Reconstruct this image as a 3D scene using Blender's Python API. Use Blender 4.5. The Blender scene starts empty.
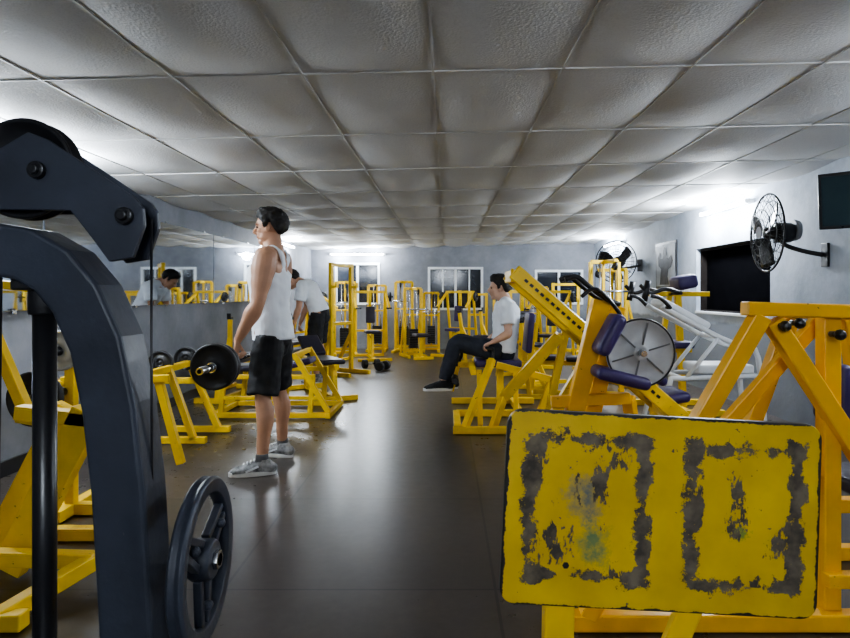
import bpy,bmesh,math,random
from mathutils import Vector as V, Matrix, noise
random.seed(3)
C=bpy.context.scene.collection
PI=math.pi
# ------------------------------------------------------------ materials
def MN(nt,op,a,b=None,c=None):
    n=nt.nodes.new('ShaderNodeMath'); n.operation=op
    for i,x in enumerate((a,b,c)):
        if x is None: continue
        if isinstance(x,(int,float)): n.inputs[i].default_value=x
        else: nt.links.new(x,n.inputs[i])
    return n.outputs[0]
def NOI(nt,co,scale,detail=4,rough=.55):
    n=nt.nodes.new('ShaderNodeTexNoise'); n.inputs['Scale'].default_value=scale
    n.inputs['Detail'].default_value=detail; n.inputs['Roughness'].default_value=rough
    nt.links.new(co,n.inputs['Vector']); return n.outputs[0]
def MIX(nt,f,a,b):
    n=nt.nodes.new('ShaderNodeMix'); n.data_type='RGBA'
    for k,x in ((0,f),(6,a),(7,b)):
        if isinstance(x,(int,float)): n.inputs[k].default_value=x
        elif isinstance(x,tuple): n.inputs[k].default_value=(*x[:3],1)
        else: nt.links.new(x,n.inputs[k])
    return n.outputs[2]
def STEP(nt,x,lo,hi):
    n=nt.nodes.new('ShaderNodeMapRange'); n.inputs[1].default_value=lo; n.inputs[2].default_value=hi
    nt.links.new(x,n.inputs[0]); return n.outputs[0]
def base(name):
    m=bpy.data.materials.new(name); m.use_nodes=True; nt=m.node_tree
    bs=nt.nodes['Principled BSDF']; tc=nt.nodes.new('ShaderNodeTexCoord')
    return m,nt,bs,tc.outputs['Object']
def bump(nt,bs,h,st,dist=.01):
    n=nt.nodes.new('ShaderNodeBump'); n.inputs['Strength'].default_value=st; n.inputs['Distance'].default_value=dist
    nt.links.new(h,n.inputs['Height']); nt.links.new(n.outputs[0],bs.inputs['Normal'])
def mat(name,col,rough=.5,metal=0,var=.2,scale=6,bmp=0,bs_=60,chip=None,chipc=(.05,.04,.03),coat=0,spec=None):
    m,nt,bs,co=base(name)
    n=NOI(nt,co,scale)
    c=MIX(nt,STEP(nt,n,.3,.7),tuple(x*(1-var) for x in col),tuple(min(1,x*(1+var)) for x in col))
    if chip:
        n2=NOI(nt,co,28,6,.65); c=MIX(nt,STEP(nt,n2,chip,chip+.03),c,chipc)
    nt.links.new(c,bs.inputs['Base Color'])
    r=STEP(nt,NOI(nt,co,scale*3),.2,.8)
    nt.links.new(MN(nt,'MULTIPLY_ADD',r,rough*.4,rough*.8),bs.inputs['Roughness'])
    bs.inputs['Metallic'].default_value=metal; bs.inputs['Coat Weight'].default_value=coat
    if spec is not None: bs.inputs['Specular IOR Level'].default_value=spec
    if bmp: bump(nt,bs,NOI(nt,co,bs_),bmp,.004)
    return m
YEL=mat('yellow_paint',(.84,.54,.010),.38,chip=.67,var=.12)
ORG=mat('golden_yellow_paint',(.84,.43,.010),.36,chip=.68,var=.12)
NAVY=mat('slate_grey_paint',(.036,.042,.058),.46,var=.3,bmp=.2,chip=.70,chipc=(.09,.09,.09))
BLK=mat('black_rubber',(.012,.012,.014),.5)
BLKP=mat('black_plastic',(.015,.015,.017),.32)
IRON=mat('cast_iron',(.018,.018,.02),.5,metal=.2,bmp=.3)
STEEL=mat('chrome_steel',(.55,.56,.58),.25,metal=1)
SILV=mat('silver_grey_paint',(.34,.35,.36),.5,metal=.15,var=.15,bmp=.1)
DGRY=mat('dark_grey_paint',(.10,.10,.105),.5)
PURP=mat('purple_vinyl',(.038,.024,.10),.42,bmp=.2)
DVIN=mat('dark_vinyl',(.018,.015,.03),.4,bmp=.2)
WHT=mat('white_paint',(.78,.80,.82),.4,var=.06)
SKIN=mat('skin',(.46,.25,.155),.5,var=.08,scale=12)
SKIN2=mat('skin_fair',(.56,.34,.24),.55,var=.08,scale=12)
HAIR=mat('dark_hair',(.009,.007,.006),.7,bmp=.8,bs_=90)
CLW=mat('white_cotton',(.86,.90,.95),.85,var=.03,bmp=.25,bs_=25)
CLB=mat('black_cotton',(.010,.010,.012),.8,var=.2,bmp=.3,bs_=25)
CLN=mat('navy_denim',(.018,.022,.034),.85,var=.2,bmp=.3,bs_=25)
SHOE=mat('grey_mesh_shoe',(.26,.26,.26),.7,var=.8,scale=22)
SOLE=mat('white_sole',(.7,.7,.68),.6)
EYEM=mat('eye_dark',(.05,.04,.035),.2)
LIP=mat('lip',(.34,.14,.11),.5)
MIR=mat('mirror_glass',(.66,.70,.74),.03,metal=1,var=.03)
GLS=mat('night_glass',(.010,.013,.02),.12,var=.3,scale=1.5)
VOID=mat('dark_night_opening',(.004,.004,.005),1,spec=0)
DWOOD=mat('dark_window_frame',(.012,.009,.008),.8,spec=.2)
def emis(name,col,s):
    m=bpy.data.materials.new(name); m.use_nodes=True; bs=m.node_tree.nodes['Principled BSDF']
    bs.inputs['Base Color'].default_value=(.8,.8,.8,1)
    bs.inputs['Emission Color'].default_value=(*col,1); bs.inputs['Emission Strength'].default_value=s
    return m
TUBE=emis('lit_tube',(.88,.94,1),60)
def m_ceiling():
    m,nt,bs,co=base('vinyl_ceiling_tile')
    c=MIX(nt,STEP(nt,NOI(nt,co,.9,4),.3,.75),(.75,.755,.76),(.65,.65,.65))
    sp=NOI(nt,co,130,3); c=MIX(nt,MN(nt,'MULTIPLY',STEP(nt,sp,.5,.7),.25),c,(.40,.40,.40))
    nt.links.new(c,bs.inputs['Base Color']); bs.inputs['Roughness'].default_value=.68; bs.inputs['Specular IOR Level'].default_value=.25
    vo=nt.nodes.new('ShaderNodeTexVoronoi'); vo.inputs['Scale'].default_value=72; nt.links.new(co,vo.inputs['Vector'])
    h=MN(nt,'ADD',MN(nt,'MULTIPLY',vo.outputs[0],.8),NOI(nt,co,110,3)); bump(nt,bs,h,.40,.005); return m
CEIL=m_ceiling()
def m_floor():
    m,nt,bs,co=base('worn_dark_rubber_mat_floor')
    sp=nt.nodes.new('ShaderNodeSeparateXYZ'); nt.links.new(co,sp.inputs[0]); x,y=sp.outputs[0],sp.outputs[1]
    n1=NOI(nt,co,1.0,4,.55); n2=NOI(nt,co,22,6,.6); n3=NOI(nt,co,4.5,7,.65)
    c=MIX(nt,STEP(nt,n1,.3,.7),(.036,.028,.023),(.058,.046,.039))
    c=MIX(nt,MN(nt,'MULTIPLY',STEP(nt,n2,.4,.75),.40),c,(.090,.076,.065))
    c=MIX(nt,MN(nt,'MULTIPLY',STEP(nt,n3,.35,.80),.22),c,(.10,.085,.072))
    def cell(v,per,off): return MN(nt,'FLOOR',MN(nt,'DIVIDE',MN(nt,'ADD',v,off),per))
    def seam(v,per,off):
        f=MN(nt,'FRACT',MN(nt,'DIVIDE',MN(nt,'ADD',v,off),per)); f=MN(nt,'MINIMUM',f,MN(nt,'SUBTRACT',1,f))
        return MN(nt,'LESS_THAN',f,.006/per)
    cb=nt.nodes.new('ShaderNodeCombineXYZ'); nt.links.new(cell(x,1.1,51.5),cb.inputs[0]); nt.links.new(cell(y,1.1,50.3),cb.inputs[1])
    wn=nt.nodes.new('ShaderNodeTexWhiteNoise'); wn.noise_dimensions='2D'; nt.links.new(cb.outputs[0],wn.inputs['Vector'])
    c=MIX(nt,MN(nt,'MULTIPLY',wn.outputs[0],.4),c,(.024,.019,.016))
    s=MN(nt,'MAXIMUM',seam(x,1.1,51.5),seam(y,1.1,50.3))
    c=MIX(nt,MN(nt,'MULTIPLY',s,.85),c,(.007,.006,.006))
    nt.links.new(c,bs.inputs['Base Color'])
    r=MN(nt,'MULTIPLY_ADD',STEP(nt,NOI(nt,co,14,6,.65),.2,.8),.08,.245)
    nt.links.new(MN(nt,'MULTIPLY_ADD',wn.outputs[0],.03,r),bs.inputs['Roughness'])
    bs.inputs['Specular IOR Level'].default_value=.75
    bump(nt,bs,MN(nt,'SUBTRACT',MN(nt,'MULTIPLY',n2,.5),MN(nt,'MULTIPLY',s,2)),.08,.004); return m
FLOOR=m_floor()
def m_wall(name,a,b,low=None,zl=1.0):
    m,nt,bs,co=base(name)
    n=NOI(nt,co,1.6,8,.65); c=MIX(nt,STEP(nt,n,.35,.68),a,b)
    if low:
        sp=nt.nodes.new('ShaderNodeSeparateXYZ'); nt.links.new(co,sp.inputs[0])
        z=MN(nt,'ADD',sp.outputs[2],MN(nt,'MULTIPLY',NOI(nt,co,2.5,6),.15)); c=MIX(nt,STEP(nt,z,zl+.06,zl+.09),low,c)
    nt.links.new(c,bs.inputs['Base Color']); bs.inputs['Roughness'].default_value=.7
    bump(nt,bs,NOI(nt,co,14,6),.3,.01); return m
WGREY=m_wall('grey_plaster',(.14,.15,.175),(.24,.25,.28))
WPALE=m_wall('pale_plaster',(.52,.57,.65),(.28,.32,.39),(.20,.22,.26),.85)
def m_board():
    m,nt,bs,co=base('chipped_yellow_board')
    sp=nt.nodes.new('ShaderNodeSeparateXYZ'); nt.links.new(co,sp.inputs[0]); x,z=sp.outputs[0],sp.outputs[2]
    n1=MN(nt,'SUBTRACT',NOI(nt,co,20,10,.76),.5); n3=MN(nt,'SUBTRACT',NOI(nt,co,7,3),.5)
    mp=nt.nodes.new('ShaderNodeMapping'); mp.inputs['Scale'].default_value=(1,1,.45); nt.links.new(co,mp.inputs[0]); n4=NOI(nt,mp.outputs[0],19,9,.68)
    mask=None
    for cx,hx,cz,hz in ((-.172,.147,.005,.172),(.185,.138,.0,.172)):
        dx=MN(nt,'SUBTRACT',MN(nt,'ABSOLUTE',MN(nt,'SUBTRACT',x,cx)),hx); dz=MN(nt,'SUBTRACT',MN(nt,'ABSOLUTE',MN(nt,'SUBTRACT',z,cz)),hz)
        d=MN(nt,'MAXIMUM',dx,dz)
        sidew=MN(nt,'MULTIPLY',MN(nt,'GREATER_THAN',dx,-.045),.007)
        ring=MN(nt,'SUBTRACT',MN(nt,'ADD',sidew,.0095),MN(nt,'ABSOLUTE',MN(nt,'ADD',d,.020)))
        ring=MN(nt,'ADD',ring,MN(nt,'ADD',MN(nt,'MULTIPLY',n1,.15),MN(nt,'MULTIPLY',n3,.05)))
        ring=MN(nt,'MULTIPLY',STEP(nt,ring,0,.002),MN(nt,'LESS_THAN',d,MN(nt,'MULTIPLY_ADD',n1,.05,.002)))
        inn=MN(nt,'MULTIPLY',MN(nt,'LESS_THAN',d,-.02),STEP(nt,n4,.568,.578))
        r=MN(nt,'MAXIMUM',ring,inn); mask=r if mask is None else MN(nt,'MAXIMUM',mask,r)
    mask=MN(nt,'MAXIMUM',mask,STEP(nt,NOI(nt,co,40,5),.69,.70))
    e=MN(nt,'MAXIMUM',MN(nt,'SUBTRACT',MN(nt,'ABSOLUTE',x),.348),MN(nt,'SUBTRACT',MN(nt,'ABSOLUTE',z),.211))
    e=STEP(nt,MN(nt,'ADD',e,MN(nt,'MULTIPLY',n1,.03)),0,.001)
    yel=MIX(nt,STEP(nt,NOI(nt,co,7,4),.3,.7),(.54,.345,.010),(.74,.50,.018))
    for cx,cz,rad,col in ((-.17,.02,.050,(.02,.09,.17)),(-.15,-.075,.042,(.04,.16,.10)),(.17,-.03,.015,(.12,.25,.06))):
        dx=MN(nt,'SUBTRACT',x,cx); dz=MN(nt,'SUBTRACT',z,cz)
        rr=MN(nt,'SQRT',MN(nt,'ADD',MN(nt,'MULTIPLY',dx,dx),MN(nt,'MULTIPLY',MN(nt,'MULTIPLY',dz,dz),.6)))
        g=MN(nt,'ADD',rr,MN(nt,'MULTIPLY',n1,.20))
        yel=MIX(nt,MN(nt,'MULTIPLY',MN(nt,'SUBTRACT',1,STEP(nt,g,.0,rad)),.8),yel,col)
    c=MIX(nt,mask,yel,MIX(nt,STEP(nt,NOI(nt,co,26,6),.35,.65),(.055,.045,.035),(.18,.145,.10)))
    c=MIX(nt,e,c,(.02,.018,.016)); nt.links.new(c,bs.inputs['Base Color'])
    nt.links.new(MN(nt,'MULTIPLY_ADD',mask,.3,.45),bs.inputs['Roughness'])
    bump(nt,bs,MN(nt,'SUBTRACT',0,mask),.5,.002); return m
BOARD=m_board()
# ------------------------------------------------------------ builders
def thing(name,label,cat,loc,rz=0,group=None):
    o=bpy.data.objects.new(name,None); o.empty_display_size=.1; o.location=loc; o.rotation_euler=(0,0,rz)
    o['label']=label; o['category']=cat
    if group: o['group']=group
    C.objects.link(o); return o
def frame(t,ref=None):
    t=t.normalized(); r=V(ref) if ref is not None else (V((0,0,1)) if abs(t.z)<.95 else V((0,1,0)))
    s=t.cross(r)
    if s.length<1e-4: s=t.cross(V((1,0,.1)))
    s.normalize(); return s,s.cross(t).normalized()
class B:
    def __init__(s,T=None,world=True):
        s.bm=bmesh.new(); s.T=T; s.off=V(T.location) if (T and world) else V((0,0,0))
    def v(s,p): return s.bm.verts.new(V(p)-s.off)
    def ringface(s,rings,cap=True,smooth=True,close=False):
        n=len(rings[0]); R=list(zip(rings,rings[1:]))
        if close: R.append((rings[-1],rings[0]))
        for a,b in R:
            for i in range(n):
                f=s.bm.faces.new((a[i],a[(i+1)%n],b[(i+1)%n],b[i])); f.smooth=smooth
        if cap and not close:
            s.bm.faces.new(list(reversed(rings[0]))); s.bm.faces.new(rings[-1])
    def beam(s,a,b,w=.06,h=None,ref=None):
        a,b=V(a),V(b); h=h or w; sd,up=frame(b-a,ref); rs=[]
        for p in (a,b): rs.append([s.v(p+sd*x*w/2+up*y*h/2) for x,y in((-1,-1),(1,-1),(1,1),(-1,1))])
        s.ringface(rs,smooth=False); return s
    def sweep(s,pts,w=.06,h=None,n=4,ref=(0,1,0),sub=1):
        h=h or w; pts=[V(p) for p in pts]
        if sub>1: pts=[q for q,_ in catmull(pts,[0]*len(pts),sub)]
        rs=[]
        for i,p in enumerate(pts):
            t=(pts[min(i+1,len(pts)-1)]-pts[max(i-1,0)]).normalized()
            r=V(ref); sd=t.cross(r)
            if sd.length<.05: sd=t.cross(V((0,.3,1)))
            sd.normalize(); up=sd.cross(t).normalized()
            if n==4: q=((-1,-1),(1,-1),(1,1),(-1,1))
            else: q=[(math.cos(2*PI*k/n),math.sin(2*PI*k/n)) for k in range(n)]
            rs.append([s.v(p+sd*x*w/2+up*y*h/2) for x,y in q])
        s.ringface(rs,smooth=(n>4)); return s
    def cyl(s,a,b,r,r2=None,n=18):
        a,b=V(a),V(b); r2=r if r2 is None else r2; sd,up=frame(b-a); rs=[]
        for p,q in((a,r),(b,r2)): rs.append([s.v(p+sd*math.cos(2*PI*k/n)*q+up*math.sin(2*PI*k/n)*q) for k in range(n)])
        s.ringface(rs); return s
    def lathe(s,c,ax,prof,n=32,close=True):
        c=V(c); ax=V(ax).normalized(); sd,up=frame(ax); rs=[]
        for r,h in prof: rs.append([s.v(c+ax*h+(sd*math.cos(2*PI*k/n)+up*math.sin(2*PI*k/n))*r) for k in range(n)])
        s.ringface(rs,close=close,cap=not close); return s
    def box(s,c,sz,rot=None):
        R=rot or Matrix.Identity(3); c=V(c); vs=[]
        for x,y,z in((-1,-1,-1),(1,-1,-1),(1,1,-1),(-1,1,-1),(-1,-1,1),(1,-1,1),(1,1,1),(-1,1,1)):
            vs.append(s.v(c+R@V((x*sz[0]/2,y*sz[1]/2,z*sz[2]/2))))
        for f in((3,2,1,0),(4,5,6,7),(0,1,5,4),(1,2,6,5),(2,3,7,6),(3,0,4,7)): s.bm.faces.new([vs[i] for i in f])
        return s
    def poly(s,pts,ext):
        ext=V(ext); a=[s.v(p) for p in pts]; b=[s.v(V(p)+ext) for p in pts]; n=len(a)
        s.bm.faces.new(a); s.bm.faces.new(list(reversed(b)))
        for i in range(n): s.bm.faces.new((a[(i+1)%n],a[i],b[i],b[(i+1)%n]))
        return s
    def torus(s,c,ax,R,r,n=32,m=6):
        return s.lathe(c,ax,[(R+r*math.cos(2*PI*k/m),r*math.sin(2*PI*k/m)) for k in range(m)],n)
    def ball(s,c,ax,sub=3):
        if isinstance(ax,(int,float)): ax=(V((ax,0,0)),V((0,ax,0)),V((0,0,ax)))
        M=Matrix((ax[0],ax[1],ax[2])).transposed().to_4x4(); M.translation=V(c)-s.off
        bmesh.ops.create_icosphere(s.bm,subdivisions=sub,radius=1,matrix=M); return s
    def done(s,name,m,parent=None,bev=.004,label=None,seg=2,kind=None,smooth=False):
        bmesh.ops.recalc_face_normals(s.bm,faces=s.bm.faces)
        me=bpy.data.meshes.new(name); s.bm.to_mesh(me); s.bm.free(); me.materials.append(m)
        if smooth: me.polygons.foreach_set('use_smooth',[True]*len(me.polygons))
        o=bpy.data.objects.new(name,me); C.objects.link(o)
        p=parent or s.T
        if p: o.parent=p
        if label: o['label']=label
        if kind: o['kind']=kind
        if bev:
            md=o.modifiers.new('bevel','BEVEL'); md.width=bev; md.segments=seg; md.limit_method='ANGLE'; md.angle_limit=math.radians(40)
        return o
def catmull(P,R,sub):
    out=[]; n=len(P)
    for i in range(n-1):
        p0,p1,p2,p3=P[max(i-1,0)],P[i],P[i+1],P[min(i+2,n-1)]
        for k in range(sub):
            t=k/sub; q=.5*((2*p1)+(p2-p0)*t+(2*p0-5*p1+4*p2-p3)*t*t+(3*p1-p0-3*p2+p3)*t**3)
            a,b=R[i],R[i+1]; tt=t*t*(3-2*t)
            r=tuple(x+(y-x)*tt for x,y in zip(a,b)) if isinstance(a,tuple) else a+(b-a)*tt
            out.append((q,r))
    out.append((P[-1],R[-1])); return out
def pad(T,name,c,sz,m,rot=None,world=True,bev=.02,label=None):
    return B(T,world).box(c,sz,rot).done(name,m,bev=min(bev,min(sz)*.45),seg=4,smooth=True,label=label)
def RX(a): return Matrix.Rotation(math.radians(a),3,'X')
def RY(a): return Matrix.Rotation(math.radians(a),3,'Y')
def RZ(a): return Matrix.Rotation(math.radians(a),3,'Z')
def plateprof(R,t=.018): return [(.025,-t),(.05,-t),(.055,-t*.5),(.84*R,-t*.4),(.87*R,-t),(R-.004,-t),(R,-t*.7),(R,t*.7),(R-.004,t),(.87*R,t),(.84*R,t*.4),(.055,t*.5),(.05,t),(.025,t)]
# ------------------------------------------------------------ room
XL,XR,YB,YF,ZC=-2.9,3.2,13.3,-2.5,2.22
SL=.022
def zc(x): return ZC+SL*x
def struct(o): o['kind']='structure'; return o
struct(B().box(((XL+XR)/2,(YB+YF)/2,-.05),(XR-XL+.4,YB-YF+.4,.1)).done('floor',FLOOR,bev=0))
def wall(name,m,axis,pos,a0,a1,holes,th):
    b=B(); xs=sorted({a0,a1,*[h[0] for h in holes],*[h[1] for h in holes]}); zs=sorted({0,ZC+.14,*[h[2] for h in holes],*[h[3] for h in holes]})
    for x0,x1 in zip(xs,xs[1:]):
        for z0,z1 in zip(zs,zs[1:]):
            cx,cz=(x0+x1)/2,(z0+z1)/2
            if any(h[0]<cx<h[1] and h[2]<cz<h[3] for h in holes): continue
            c=(cx,pos+th/2,cz) if axis=='y' else (pos+th/2,cx,cz)
            s=(x1-x0,abs(th),z1-z0) if axis=='y' else (abs(th),x1-x0,z1-z0)
            b.box(c,s)
    return struct(b.done(name,m,bev=0))
BW=[(-2.39,-1.42,.94,1.85),(-.39,.80,.83,1.76),(1.91,2.95,.95,1.70)]
wall('wall_back',WGREY,'y',YB,XL-.2,XR+.2,BW,.15)
wall('wall_front',WGREY,'y',YF,XL-.2,XR+.2,[],-.15)
wall('wall_left',WGREY,'x',XL,YF,YB,[],-.15)
RWIN=(6.1,7.9,.96,1.76)
wall('wall_right',WPALE,'x',XR,YF,YB,[RWIN],.15)
TX,TY=.6,1.1
bm=bmesh.new(); nx,ny=8,12
xs0=-.06-5*TX; ys0=2.84-5*TY
for i in range(11):
    for j in range(16):
        a=random.uniform(.020,.044); sk=random.uniform(.8,1.25)
        g=[[None]*(ny+1) for _ in range(nx+1)]
        for u in range(nx+1):
            for w in range(ny+1):
                uu,ww=u/nx,w/ny
                s=math.sin(PI*uu)*math.sin(PI*ww**sk) if 0<u<nx and 0<w<ny else 0
                x=xs0+(i+uu)*TX
                g[u][w]=bm.verts.new((x,ys0+(j+ww)*TY,zc(x)+.003-a*s))
        for u in range(nx):
            for w in range(ny):
                f=bm.faces.new((g[u][w],g[u][w+1],g[u+1][w+1],g[u+1][w])); f.smooth=True
me=bpy.data.meshes.new('ceiling'); bm.to_mesh(me); bm.free(); me.materials.append(CEIL)
o=bpy.data.objects.new('ceiling',me); C.objects.link(o); struct(o)
struct(B().box(((XL+XR)/2,(YB+YF)/2,ZC+.19),(XR-XL+.4,YB-YF+.4,.1)).done('trim_2',WGREY,bev=0))
b=B()
for i in range(12):
    x=xs0+i*TX
    if XL<x<XR+.1: b.box((min(x,XR),(YB+YF)/2,zc(x)),(.009,YB-YF,.007))
for j in range(17):
    y=ys0+j*TY
    if YF<y<YB: b.beam((XL,y,zc(XL)),(XR,y,zc(XR)),.009,.007)
struct(b.done('trim_1',mat('grid_bar',(.66,.66,.65),.5,var=.1),bev=0))
struct(B().box((XL+.01,(YB+YF)/2,.05),(.02,YB-YF,.10)).done('baseboard_left',BLKP,bev=0))
struct(B().box(((XL+XR)/2,YB-.01,.05),(XR-XL,.02,.10)).done('baseboard_back',WGREY,bev=0))
ALU=mat('white_aluminium',(.66,.69,.72),.4,var=.05)
for k,(x0,x1,z0,z1) in enumerate(BW):
    b=B(); f=.05; y=YB+.03
    b.box(((x0+x1)/2,y,z1-f/2),(x1-x0,.1,f)).box(((x0+x1)/2,y,z0+f/2),(x1-x0,.1,f))
    b.box((x0+f/2,y,(z0+z1)/2),(f,.1,z1-z0-2*f)).box((x1-f/2,y,(z0+z1)/2),(f,.1,z1-z0-2*f)).box(((x0+x1)/2,y,(z0+z1)/2),(f,.08,z1-z0-2*f))
    if k==1: b.box((x0+(x1-x0)*.27,y,(z0+z1)/2),(f*.6,.06,z1-z0-2*f)).box((x0+(x1-x0)*.75,y,(z0+z1)/2),(f*.6,.06,z1-z0-2*f))
    o=struct(b.done('window_%d'%(k+1),ALU,bev=.003))
    B().box(((x0+x1)/2,YB+.05,(z0+z1)/2),(x1-x0-.04,.008,z1-z0-.04)).done('window_pane',GLS,parent=o,bev=0)
y0,y1,z0,z1=RWIN
b=B(); x=XR+.10
b.box((x,(y0+y1)/2,z1-.015),(.10,y1-y0,.03)).box((x,(y0+y1)/2,z0+.015),(.10,y1-y0,.03)).box((x,y0+.015,(z0+z1)/2),(.10,.03,z1-z0-.06)).box((x,y1-.015,(z0+z1)/2),(.10,.03,z1-z0-.06))
o=struct(b.done('window_4',DWOOD))
B().box((XR+.13,(y0+y1)/2,(z0+z1)/2),(.01,y1-y0-.02,z1-z0-.02)).done('window_pane',VOID,parent=o,bev=0)
B().box((XR+.03,(y0+y1)/2,z0-.002),(.10,y1-y0,.03)).done('window_sill',WHT,parent=o,bev=.004,label='pale window ledge')
for k in range(6):
    y=1.2+k*1.62
    T=thing('wall_mirror','large unframed mirror panel fixed on grey wall','mirror',(XL+.003,y+.8,1.07),group='mirror panels along the wall')
    B(T).box((XL+.012,y+.8,1.5),(.012,1.6,.84)).done('mirror_glass',MIR,bev=.002)
    for yy in (y+.3,y+1.3):
        for z in (1.075,1.925): B(T).box((XL+.02,yy,z),(.012,.04,.02)).done('mirror_clip',STEEL,bev=0)
def tube_light(loc,rz,power,label,L=1.2):
    T=thing('tube_light',label,'light',loc,rz)
    B(T,False).box((0,.0155,0),(L,.055,.045)).done('housing',WHT)
    B(T,False).cyl((-L/2+.04,-.04,0),(L/2-.04,-.04,0),.014).done('tube',TUBE,bev=0)
    for x in(-L/2+.03,L/2-.03): B(T,False).box((x,-.025,0),(.03,.06,.045)).done('end_cap',WHT)
    for x in (-.35,.35):
        l=bpy.data.lights.new('tube_lamp','POINT'); l.energy=power/2; l.color=(.84,.92,1); l.shadow_soft_size=.08
        lo=bpy.data.objects.new('tube_lamp',l); C.objects.link(lo); lo.parent=T; lo.location=(x,-.2,-.05)
tube_light((XR-.04,7.0,2.16),-PI/2,170,'lit fluorescent tube fixed on pale wall above dark window')
tube_light((XR-.04,11.6,2.12),-PI/2,110,'lit fluorescent tube on pale wall near room corner')
tube_light((-1.9,YB-.04,2.03),0,100,'lit fluorescent tube above window on end wall')
tube_light((XL+.04,10.9,2.05),PI/2,85,'lit fluorescent tube above mirrors near corner')
tube_light((XL+.04,3.9,2.05),PI/2,100,'lit fluorescent tube above mirrors near dark machine')
tube_light((XR-.04,2.2,2.16),-PI/2,70,'lit fluorescent tube above golden machine')
tube_light((0.1,YF+.04,2.05),PI,140,'added fill light built as fluorescent tube behind camera')  # unseen fill light added behind the camera to brighten the foreground
# ------------------------------------------------------------ slate cable machine (near)
T=thing('cable_machine','dark slate-grey curved tube cable machine with pulleys','gym machine',(-.62,1.12,0))
Y=1.12
b=B(T)
b.sweep([(-1.25,Y,1.276),(-.80,Y,1.278),(-.74,Y,1.268),(-.69,Y,1.240),(-.648,Y,1.19),(-.612,Y,1.11),(-.590,Y,1.0),(-.573,Y,.85),(-.560,Y,.62),(-.548,Y,.03)],.094,.09)
b.box((-.60,Y,.03),(1.3,.12,.06)).box((-.54,Y+.2,.03),(.1,.8,.06)).beam((-1.2,Y,1.27),(-1.2,Y,.03),.09,.09)
b.done('frame',NAVY,bev=.008,seg=3)
gp=[(-.83,1.42),(-.80,1.445),(-.735,1.483),(-.70,1.470),(-.545,1.366),(-.532,1.348),(-.530,1.318),(-.550,1.262),(-.592,1.255),(-.625,1.30),(-.66,1.345),(-.83,1.347)]
for k,yy in enumerate((Y-.035,Y+.02)):
    B(T).poly([(x,yy,z) for x,z in gp],(0,.010,0)).done('pulley_bracket',NAVY,bev=.002)
cx,cz,r=-.755,1.422,.090
B(T).lathe((cx,Y-.002,cz),(0,1,0),[(.01,-.014),(r*.5,-.01),(r*.88,-.010),(r*.90,-.018),(r,-.018),(r,-.012),(r-.014,0),(r,.012),(r,.018),(r*.90,.018),(r*.88,.010),(r*.5,.01),(.01,.014)],48).done('pulley',BLKP,bev=0)
for cx,cz in ((-.715,1.415),(-.562,1.335)):
    B(T).cyl((cx,Y-.055,cz),(cx,Y+.04,cz),.009).cyl((cx,Y-.047,cz),(cx,Y-.036,cz),.015).done('bolt',BLKP,bev=.002)
for x in(-.74,-.92): B(T).cyl((x,Y+.02,1.25),(x,Y+.02,.05),.020).done('guide_rod',BLKP,bev=0)
B(T).box((-.735,Y+.02,1.225),(.085,.08,.04)).cyl((-.74,Y+.02,1.22),(-.74,Y+.02,1.16),.027).done('rod_collar',IRON)
B(T).cyl((-.534,Y,1.335),(-.528,Y-.01,.72),.0024,n=8).done('cable',BLK,bev=0)
B(T).cyl((-.785,Y-.03,1.25),(-.775,Y-.06,.3),.003,n=8).done('cable',BLK,bev=0)
b=B(T)
for k in range(9): b.box((-.83,Y+.02,.09+k*.052),(.32,.11,.046))
b.done('weight_stack',IRON,bev=.004)
W=V((-.456,1.16,.70))
b=B(T); R=.152
b.lathe(W,(1,.06,0),[(R-.030,-.013),(R-.006,-.015),(R,-.009),(R-.006,0),(R,.009),(R-.006,.015),(R-.030,.013),(R-.034,0)],48)
b.lathe(W,(1,0,0),[(.012,-.022),(.034,-.022),(.038,-.014),(.038,.014),(.034,.022),(.012,.022)],24)
for k in range(3):
    a=k*2*PI/3+.5; d=V((-.06*math.cos(a),math.cos(a),math.sin(a))); e=V((0,-math.sin(a),math.cos(a)))
    for sgn in(-1,1): b.beam(W+d*.03+e*sgn*.022,W+d*(R-.026)+e*sgn*.012,.014,.016,ref=(1,0,0))
    b.ball(W+d*.085+V((.010,0,0)),.010,2)
b.done('pulley_wheel',NAVY,bev=.002)
B(T).cyl((-.56,1.16,.70),(-.424,1.16,.70),.012).cyl((-.434,1.16,.70),(-.424,1.16,.70),.018,n=6).done('axle',STEEL,bev=.001)
# ------------------------------------------------------------ foot plate machine
T=thing('leg_press_machine','yellow leg press machine with badly chipped foot board','gym machine',(.45,1.6,0))
pc=V((.485,1.40,.703))
b=B(); pts=[]
hx,hz,r=.356,.217,.036
for sx,sz,a0 in((1,1,0),(-1,1,90),(-1,-1,180),(1,-1,270)):
    for k in range(7):
        a=math.radians(a0+k*15); pts.append((sx*(hx-r)+r*math.cos(a),-.012,sz*(hz-r)+r*math.sin(a)))
b.poly(pts,(0,.024,0)); o=b.done('foot_plate',BOARD,parent=T,bev=.004,label='chipped yellow painted board with dark rubbed patches')
o.location=pc-V(T.location); o.rotation_euler=(math.radians(-2),math.radians(3.0),0)
x,z=.268,.590
B(T).cyl((x,1.42,z),(x,1.382,z),.008,n=6).cyl((x,1.39,z),(x,1.385,z),.015).done('bolt',IRON,bev=.001)
b=B(T)
b.beam((.27,1.45,.86),(.265,1.50,.05),.07,.05).beam((.66,1.45,.86),(.60,1.46,.5),.07,.05).beam((.60,1.46,.52),(.44,1.52,.05),.07,.05)
b.beam((.12,1.5,.03),(.75,1.5,.03),.06).beam((.36,1.5,.03),(.36,2.0,.03),.07).beam((.2,2.0,.03),(.7,2.0,.03),.06)
b.beam((.2,1.44,.8),(.75,1.44,.8),.05).beam((.2,1.44,.58),(.75,1.44,.58),.05)
b.done('frame',YEL)
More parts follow.
